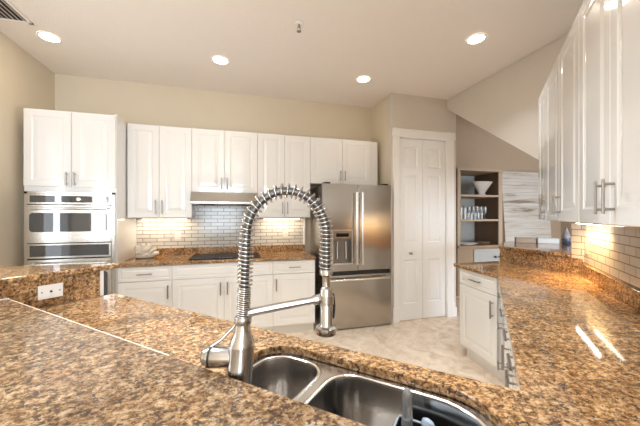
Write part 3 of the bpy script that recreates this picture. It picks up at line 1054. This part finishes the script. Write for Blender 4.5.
UFR = 0.118
GR = 'white base cabinets below the long granite countertop'
vv = 2.80
specs = [(0.44, 'three-drawer white base cabinet adjoining the angled end cabinet', 'bank'),
         (0.46, 'white base cabinet with drawer over door beside the three-drawer unit', 'single'),
         (0.62, 'white base cabinet with two doors nearest the sink corner', 'double')]
for w, lab, kind in specs:
    if kind == 'bank':
        sp = [('drawer', 0, w, 0.728, 0.876), ('drawer', 0, w, 0.43, 0.725), ('drawer', 0, w, 0.125, 0.427)]
    elif kind == 'single':
        sp = [('drawer', 0, w, 0.728, 0.876), ('door', 0, w, 0.125, 0.725, 'r')]
    else:
        sp = [('drawer', 0, w / 2, 0.728, 0.876), ('drawer', w / 2, w, 0.728, 0.876), ('door', 0, w / 2, 0.125, 0.725, 'r'), ('door', w / 2, w, 0.125, 0.725, 'l')]
    base_cabinet(run_pt(UFR, vv), RZ, w, 0.58 if kind != 'bank' else 0.36, sp, lab, GR)
    vv -= w + 0.002
# sink base, faces the kitchen floor
base_cabinet(run_pt(0.085, vF - 0.03), math.radians(135), 0.95, 0.44,
             [('false', 0, 0.475, 0.728, 0.876), ('false', 0.475, 0.95, 0.728, 0.876), ('door', 0, 0.475, 0.125, 0.725, 'r'), ('door', 0.475, 0.95, 0.125, 0.725, 'l')],
             'white two-door sink cabinet below the double-bowl sink', GR, open_top=True)
base_cabinet(run_pt(-0.868, vF - 0.03), math.radians(135), 0.95, 0.44,
             [('drawer', 0, 0.475, 0.728, 0.876), ('drawer', 0.475, 0.95, 0.728, 0.876), ('door', 0, 0.475, 0.125, 0.725, 'r'), ('door', 0.475, 0.95, 0.125, 0.725, 'l')],
             'white two-drawer cabinet between the sink cabinet and the raised bar', GR)

# ------------------------------------------------------------------ side run: wall units
UU = 0.565 / R2
UDP = 0.706 - UU
GS = 'white wall cabinets above the long granite countertop'


def side_cab(v0, w, cuts, pulls, label):
    p = du(UU, v0)
    return wall_cabinet((p[0], p[1], 1.362), RZ, w, 1.035, UDP, cuts, pulls, label, GS, 0.125)


side_cab(3.085, 0.347, [0, 0.347], 'r', 'narrow single-door white wall cabinet at the pass-through end of the run')
side_cab(2.737, 0.877, [0, 0.44, 0.877], 'rl', 'white two-door wall cabinet beside the narrow end cabinet, above the lit tiles')
side_cab(1.859, 0.82, [0, 0.405, 0.82], 'rl', 'large white two-door wall cabinet closest to the viewer')

# slim light under the side cabinets
p0 = du(0.652, 2.82)
ul = empty('under_cabinet_light', (p0[0], p0[1], 1.361), RZ, 'slim lit strip light under the side wall cabinets', 'light')
MB().box(-0.275, -0.016, -0.022, 0.275, 0.016, 0.0).build('housing', 'white', ul)
MB().box(-0.27, -0.006, -0.026, 0.27, 0.006, -0.0215).build('lens', 'strip', ul)
ul_l = area('under_cabinet_lamp', (p0[0], p0[1], 1.330), (0, 0, -1), 0.50, 0.012, 3.6, (1.0, 0.66, 0.30))
ul_l.rotation_euler = (0, 0, RZ)
ul_l.data.spread = math.radians(125)
# lights under the back uppers
for x, lab in ((-0.82, 'slim strip light under the wall cabinet next to the ovens'), (0.58, 'slim strip light under the wall cabinet next to the refrigerator')):
    e = empty('under_cabinet_light', (x, 3.90, ZB - 0.001), 0, lab, 'light', 'strip lights under the back wall cabinets')
    MB().box(-0.24, -0.016, -0.020, 0.24, 0.016, 0.0).build('housing', 'white', e)
    MB().box(-0.235, -0.012, -0.024, 0.235, 0.012, -0.0195).build('lens', 'lens', e)
    area('under_cabinet_lamp', (x, 3.90, ZB - 0.03), (0, 0.15, -1), 0.46, 0.03, 1.1, (1.0, 0.80, 0.55))

# ------------------------------------------------------------------ outlets
po = du(-2.0262, (-0.9645 + 1.9195) / R2)
op = empty('outlet_plate', (po[0], po[1], 0.996), math.radians(45), 'white cover plate with a round jack on the raised bar face', 'outlet plate')
pl = MB().box(-0.052, -0.007, -0.0365, 0.052, 0.0, 0.0365).build('plate', 'plate', op, bevel=0.002)
MB().lathe([(0.0055, 0), (0.0055, 0.004), (0.003, 0.006)], 16, (0, -0.0065, 0), (0, -1, 0)).build('jack', 'black', op, smooth=40)
for x in (-0.037, 0.037):
    MB().lathe([(0.0042, 0), (0.0036, 0.002)], 12, (x, -0.0065, 0), (0, -1, 0)).build('screw', 'screw', op)


def outlet(loc, rz, label, group=None):
    e = empty('wall_outlet', loc, rz, label, 'outlet', group)
    MB().box(-0.036, -0.006, -0.058, 0.036, 0, 0.058).build('plate', 'plate_bisque', e, bevel=0.002)
    for z in (-0.024, 0.024):
        MB().box(-0.017, -0.008, z - 0.015, 0.017, -0.005, z + 0.015).build('socket', 'plate_bisque', e, bevel=0.002)
    return e


outlet((-0.698, 4.0075, 1.145), 0, 'almond wall outlet on the back tiles beside the white coral')
outlet((0.644, 4.0075, 1.145), 0, 'almond wall outlet on the back tiles near the refrigerator')
pq = du(0.7075, 3.055)
outlet((pq[0], pq[1], 1.155), RZ, 'almond wall outlet on the side tiles near the pass-through corner')

# ------------------------------------------------------------------ white coral on the back worktop
cm = MB()
rnd = random.Random(3)
for i in range(58):
    a = rnd.uniform(0, 2 * PI)
    el = rnd.uniform(0.1, 1.45)
    L = rnd.uniform(0.06, 0.115)
    dx, dy, dz = math.cos(a) * math.cos(el) * 1.25, math.sin(a) * math.cos(el) * 0.8, math.sin(el)
    p1 = Vector((dx * L * 0.25, dy * L * 0.25, 0.025))
    p3 = Vector((dx * L, dy * L, 0.02 + dz * L * 1.1))
    p2 = (p1 + p3) / 2 + Vector((rnd.uniform(-1, 1), rnd.uniform(-1, 1), rnd.uniform(0, 1))) * 0.012
    cm.tube([p1, p2, p3, p3 + (p3 - p2).normalized() * 0.008], [0.018, 0.016, 0.013, 0.005], 8)
cm.lathe([(0.05, 0.0), (0.085, 0.01), (0.09, 0.03), (0.05, 0.055)], 20, (0, 0, 0), sy=0.75)
co = cm.build('coral', 'coral', None, smooth=60)
co.location = (-1.0, 3.78, 0.9145)
co.data.transform(Matrix.Diagonal((1.12, 1.0, 1.2, 1)))
tag(co, 'clump of white coral on the back countertop beside the oven cabinet', 'coral')

# ------------------------------------------------------------------ ceiling fixtures
LGT = 'recessed ceiling lights'
for x, y, lab in ((-1.61, 3.206, 'round recessed ceiling light near the air vent and oven cabinet'),
                  (-0.156, 3.20, 'round recessed ceiling light above the range hood wall'),
                  (1.435, 3.187, 'round recessed ceiling light in front of the refrigerator'),
                  (2.085, 2.18, 'round recessed ceiling light near the sloping stair wall'),
                  (-0.9, 1.55, 'added fill light in the ceiling above the raised bar, beyond the picture edge'),  # this and the next two are added to brighten the base cabinets
                  (0.75, 1.50, 'added fill light in the ceiling above the kitchen floor, beyond the picture edge'),
                  (-0.4, -0.6, 'added fill light in the ceiling behind the breakfast bar, beyond the picture edge')):
    e = empty('recessed_light', (x, y, CEIL), 0, lab, 'ceiling light', LGT)
    MB().lathe([(0.086, -0.001), (0.084, -0.005), (0.072, -0.008), (0.069, -0.004)], 36, cap=False).build('trim_ring', 'white', e, smooth=40)
    MB().lathe([(0.071, -0.0015), (0.069, -0.005), (0.04, -0.0065)], 32).build('lens', 'lens', e, smooth=60)
    dl = bpy.data.lights.new('recessed_lamp', 'SPOT')
    dl.energy = (3.0 if x < -1 else 6.0) if y > 3 else (38 if y > 2 else 115)
    dl.spot_size = math.radians(122 if y > 2 else 104)
    dl.spot_blend = 0.8
    dl.shadow_soft_size = 0.07
    dl.color = (1.0, 0.88, 0.72) if y > 3 else (0.86, 0.94, 1.0)
    lo = bpy.data.objects.new('recessed_lamp', dl)
    lo.location = (x, y, CEIL - 0.03)
    COL.objects.link(lo)

vt = empty('air_vent', (-1.755, 2.66, CEIL), 0, 'white slatted air vent in the ceiling corner', 'vent')
MB().box(-0.13, -0.36, -0.012, -0.105, 0.36, -0.0005).box(0.105, -0.36, -0.012, 0.13, 0.36, -0.0005).box(-0.13, -0.36, -0.012, 0.13, -0.335, -0.0005).box(-0.13, 0.335, -0.012, 0.13, 0.36, -0.0005) \
    .build('frame', 'ceiling', vt, bevel=0.002)
MB().box(-0.106, -0.336, -0.003, 0.106, 0.336, -0.0005).build('duct', 'dark_gap', vt)
vs = MB()
for k in range(6):
    x = -0.088 + k * 0.035
    q = Matrix.Translation((x, 0, -0.008)) @ Matrix.Rotation(math.radians(35), 4, 'Y')
    vs.box(-0.011, -0.336, -0.001, 0.011, 0.336, 0.001, q)
vs.build('slats', 'ceiling', vt)

sp = empty('fire_sprinkler', (0.504, 2.419, CEIL), 0, 'small chrome fire sprinkler head on the ceiling', 'sprinkler')
MB().lathe([(0.038, -0.0005), (0.036, -0.006), (0.018, -0.010), (0.012, -0.010)], 24).build('escutcheon', 'plate', sp, smooth=40)
MB().lathe([(0.010, -0.009), (0.010, -0.028), (0.006, -0.03)], 14).tube([(0.010, 0, -0.025), (0.013, 0, -0.045), (0.004, 0, -0.060)], 0.0025, 6) \
    .tube([(-0.010, 0, -0.025), (-0.013, 0, -0.045), (-0.004, 0, -0.060)], 0.0025, 6).build('head', 'screw', sp, smooth=50)
MB().lathe([(0.004, -0.058), (0.020, -0.061), (0.019, -0.063), (0.004, -0.064)], 16).build('deflector', 'screw', sp)

# ------------------------------------------------------------------ neighbouring room: hutch with glassware
HX0, HX1, HY = 3.70, 4.685, 4.28
hu = empty('hutch', (HX0, HY, 0), 0, 'tall open-shelved wooden hutch beyond the pantry corner', 'hutch')
HWD = HX1 - HX0
MB().box(0.0, 0.02, 0.87, 0.06, 0.60, 2.19).build('side_panel', 'hutch_dark', hu)
MB().box(HWD - 0.075, 0.02, 0.87, HWD, 0.60, 2.19).build('side_panel', 'hutch_dark', hu)
MB().box(0.0, 0, 0.87, 0.065, 0.02, 2.19).build('stile', 'shelf', hu)
MB().box(HWD - 0.085, 0, 0.87, HWD, 0.02, 2.19).build('stile', 'shelf', hu)
MB().box(-0.02, -0.02, 2.19, HWD + 0.01, 0.61, 2.235).build('top', 'shelf', hu, bevel=0.004)
MB().box(0.06, 0.58, 0.87, HWD - 0.075, 0.60, 2.19).build('back_panel', 'hutch_back', hu)
for z in (1.735, 1.298):
    MB().box(0.062, 0.004, z, HWD - 0.077, 0.58, z + 0.035).build('shelf', 'shelf', hu)
MB().box(-0.02, -0.05, 0.835, HWD, 0.60, 0.868).build('desk_top', 'hutch', hu, bevel=0.004)
MB().box(0.0, 0, 0.0, HWD, 0.60, 0.835).build('base', 'hutch', hu)
dw = MB().panel(0.66, 0.31, 0.02, [(0.003, 0), (0.035, 0), (0.04, 0.006), (0.05, 0.006)]).build('drawer', 'hutch_grey', hu)
dw.location = (0.335, -0.021, 0.49)
for x in (0.45, 0.545):
    MB().lathe([(0.010, 0), (0.010, 0.012), (0.020, 0.018), (0.022, 0.028), (0.012, 0.034)], 14, (x, 0, 0.165), (0, -1, 0)).build('knob', 'black', dw, smooth=45)

vase = MB()
prof = [(0.082, 0.0), (0.085, 0.02), (0.070, 0.045), (0.105, 0.095), (0.16, 0.165), (0.222, 0.242), (0.230, 0.250), (0.222, 0.245), (0.15, 0.16), (0.06, 0.06)]
vase.lathe(prof, 36, (0, 0, 0), sy=0.5)
vz = vase.build('flared_vase', 'ceramic', None, smooth=40)
vz.location = (HX0 + 0.675, HY + 0.16, 1.7715)
tag(vz, 'wide flared pale vase on the top shelf of the hutch', 'vase')


def glass_mesh(r, h, foot):
    m = MB()
    if foot:
        m.lathe([(r * 0.85, 0), (r * 0.85, 0.004), (0.006, 0.010), (0.006, h * 0.35), (r * 0.6, h * 0.45), (r, h * 0.65), (r * 0.85, h), (r * 0.80, h), (r * 0.93, h * 0.66), (0.004, h * 0.43)], 14)
    else:
        m.lathe([(r * 0.85, 0), (r, h), (r * 0.92, h), (r * 0.77, 0.008)], 14)
    return m


ORD = ['first', 'second', 'third', 'fourth', 'fifth', 'sixth', 'seventh', 'eighth']
SZ = 1.3335
tall = glass_mesh(0.036, 0.20, False).build('tall_glass', 'glassware', None, smooth=50)
for i in range(2):
    o = tall if i == 0 else copy_tree(tall)
    o.location = (HX0 + 0.125 + 0.085 * i, HY + 0.07, SZ)
    tag(o, ORD[i] + ' tall clear glass from the hutch side panel, front row of the middle shelf', 'glass', 'glasses on the middle hutch shelf')
tum = glass_mesh(0.034, 0.115, False).build('tumbler', 'glassware', None, smooth=50)
for i in range(5):
    o = tum if i == 0 else copy_tree(tum)
    o.location = (HX0 + 0.29 + 0.074 * i, HY + 0.08, SZ)
    tag(o, ORD[i] + ' short clear tumbler counting from the tall glasses on the hutch shelf', 'glass', 'glasses on the middle hutch shelf')
win = glass_mesh(0.040, 0.235, True).build('wine_glass', 'glassware', None, smooth=50)
for i in range(7):
    o = win if i == 0 else copy_tree(win)
    o.location = (HX0 + 0.30 + 0.092 * i, HY + 0.27, SZ)
    tag(o, ORD[i] + ' stemmed wine glass in the back row, counting from the tall glasses', 'glass', 'glasses on the middle hutch shelf')

pt = empty('platter', (HX0 + 0.32, HY + 0.12, 0.8685), 0, 'long white platter on the hutch desk top', 'platter')
MB().lathe([(0.12, 0), (0.14, 0.008), (0.22, 0.035), (0.225, 0.038), (0.215, 0.037), (0.13, 0.014)], 32, sy=0.55).build('dish', 'white_ceramic', pt, smooth=50)
pot = empty('lidded_pot', (HX0 + 0.18, HY + 0.30, 0.8685), 0, 'small pale pot with a black lid behind the white platter', 'pot')
MB().lathe([(0.05, 0), (0.055, 0.06), (0.05, 0.085)], 20).build('body', 'white_ceramic', pot, smooth=50)
MB().lathe([(0.052, 0.085), (0.045, 0.10), (0.012, 0.108), (0.02, 0.12), (0.008, 0.132)], 20).build('lid', 'black', pot, smooth=50)
tb = MB().lathe([(0.12, 0), (0.15, 0.02), (0.165, 0.05), (0.155, 0.05), (0.12, 0.012)], 24, sy=0.6).build('wooden_bowl', 'hutch_dark', None, smooth=50)
tb.location = (HX0 + 0.735, HY + 0.20, 0.8685)
tag(tb, 'low dark wooden bowl beside the white platter on the hutch', 'bowl')

# leaning panel of whitewashed planks
pn = empty('plank_panel', (5.225, 4.66, 0.006), 0, 'large whitewashed plank panel leaning on the wall beside the hutch', 'wall panel')
pb = MB()
for k in range(16):
    z0 = k * 0.145
    pb.box(0.022, 0, z0, 1.27, 0.022, z0 + 0.142)
pb = pb.build('boards', 'planks', pn, bevel=0.002)
MB().box(-0.10, 0.004, 0, 0.022, 0.12, 2.30).build('shadow_strip', 'hutch_dark', pn)  # dark strip stands in for the shadowed gap beside the hutch
pn.rotation_euler = (math.radians(-4.0), 0, 0)

# things on the pass-through ledge
bx = empty('wooden_box', (3.335, 2.735, 1.0755), math.radians(-42), 'flat brown wooden box on the raised pass-through ledge', 'box')
MB().box(-0.098, -0.06, 0, 0.098, 0.06, 0.048).build('body', 'brown_box', bx, bevel=0.003)
MB().box(-0.100, -0.063, 0.048, 0.100, 0.063, 0.058).build('lid', 'brown_box', bx, bevel=0.002)
b2 = empty('whitewashed_box', (3.505, 2.598, 1.0755), math.radians(-42), 'flat whitewashed box beside the brown box on the raised ledge', 'box')
MB().box(-0.10, -0.06, 0, 0.10, 0.06, 0.05).build('body', 'white_box', b2, bevel=0.003)
MB().box(-0.100, -0.063, 0.05, 0.100, 0.063, 0.060).build('lid', 'white_box', b2, bevel=0.002)
jr = empty('patterned_jar', (3.60, 2.455, 1.0755), 0, 'dark blue patterned jar with a grey pointed top on the raised ledge', 'jar')
MB().lathe([(0.036, 0), (0.042, 0.01), (0.042, 0.055), (0.036, 0.062)], 20).build('body', 'blue_glaze', jr, smooth=40)
MB().lathe([(0.036, 0.062), (0.040, 0.075), (0.031, 0.11), (0.020, 0.145), (0.012, 0.165), (0.016, 0.175), (0.006, 0.19)], 20).build('lid', 'grey_glaze', jr, smooth=50)
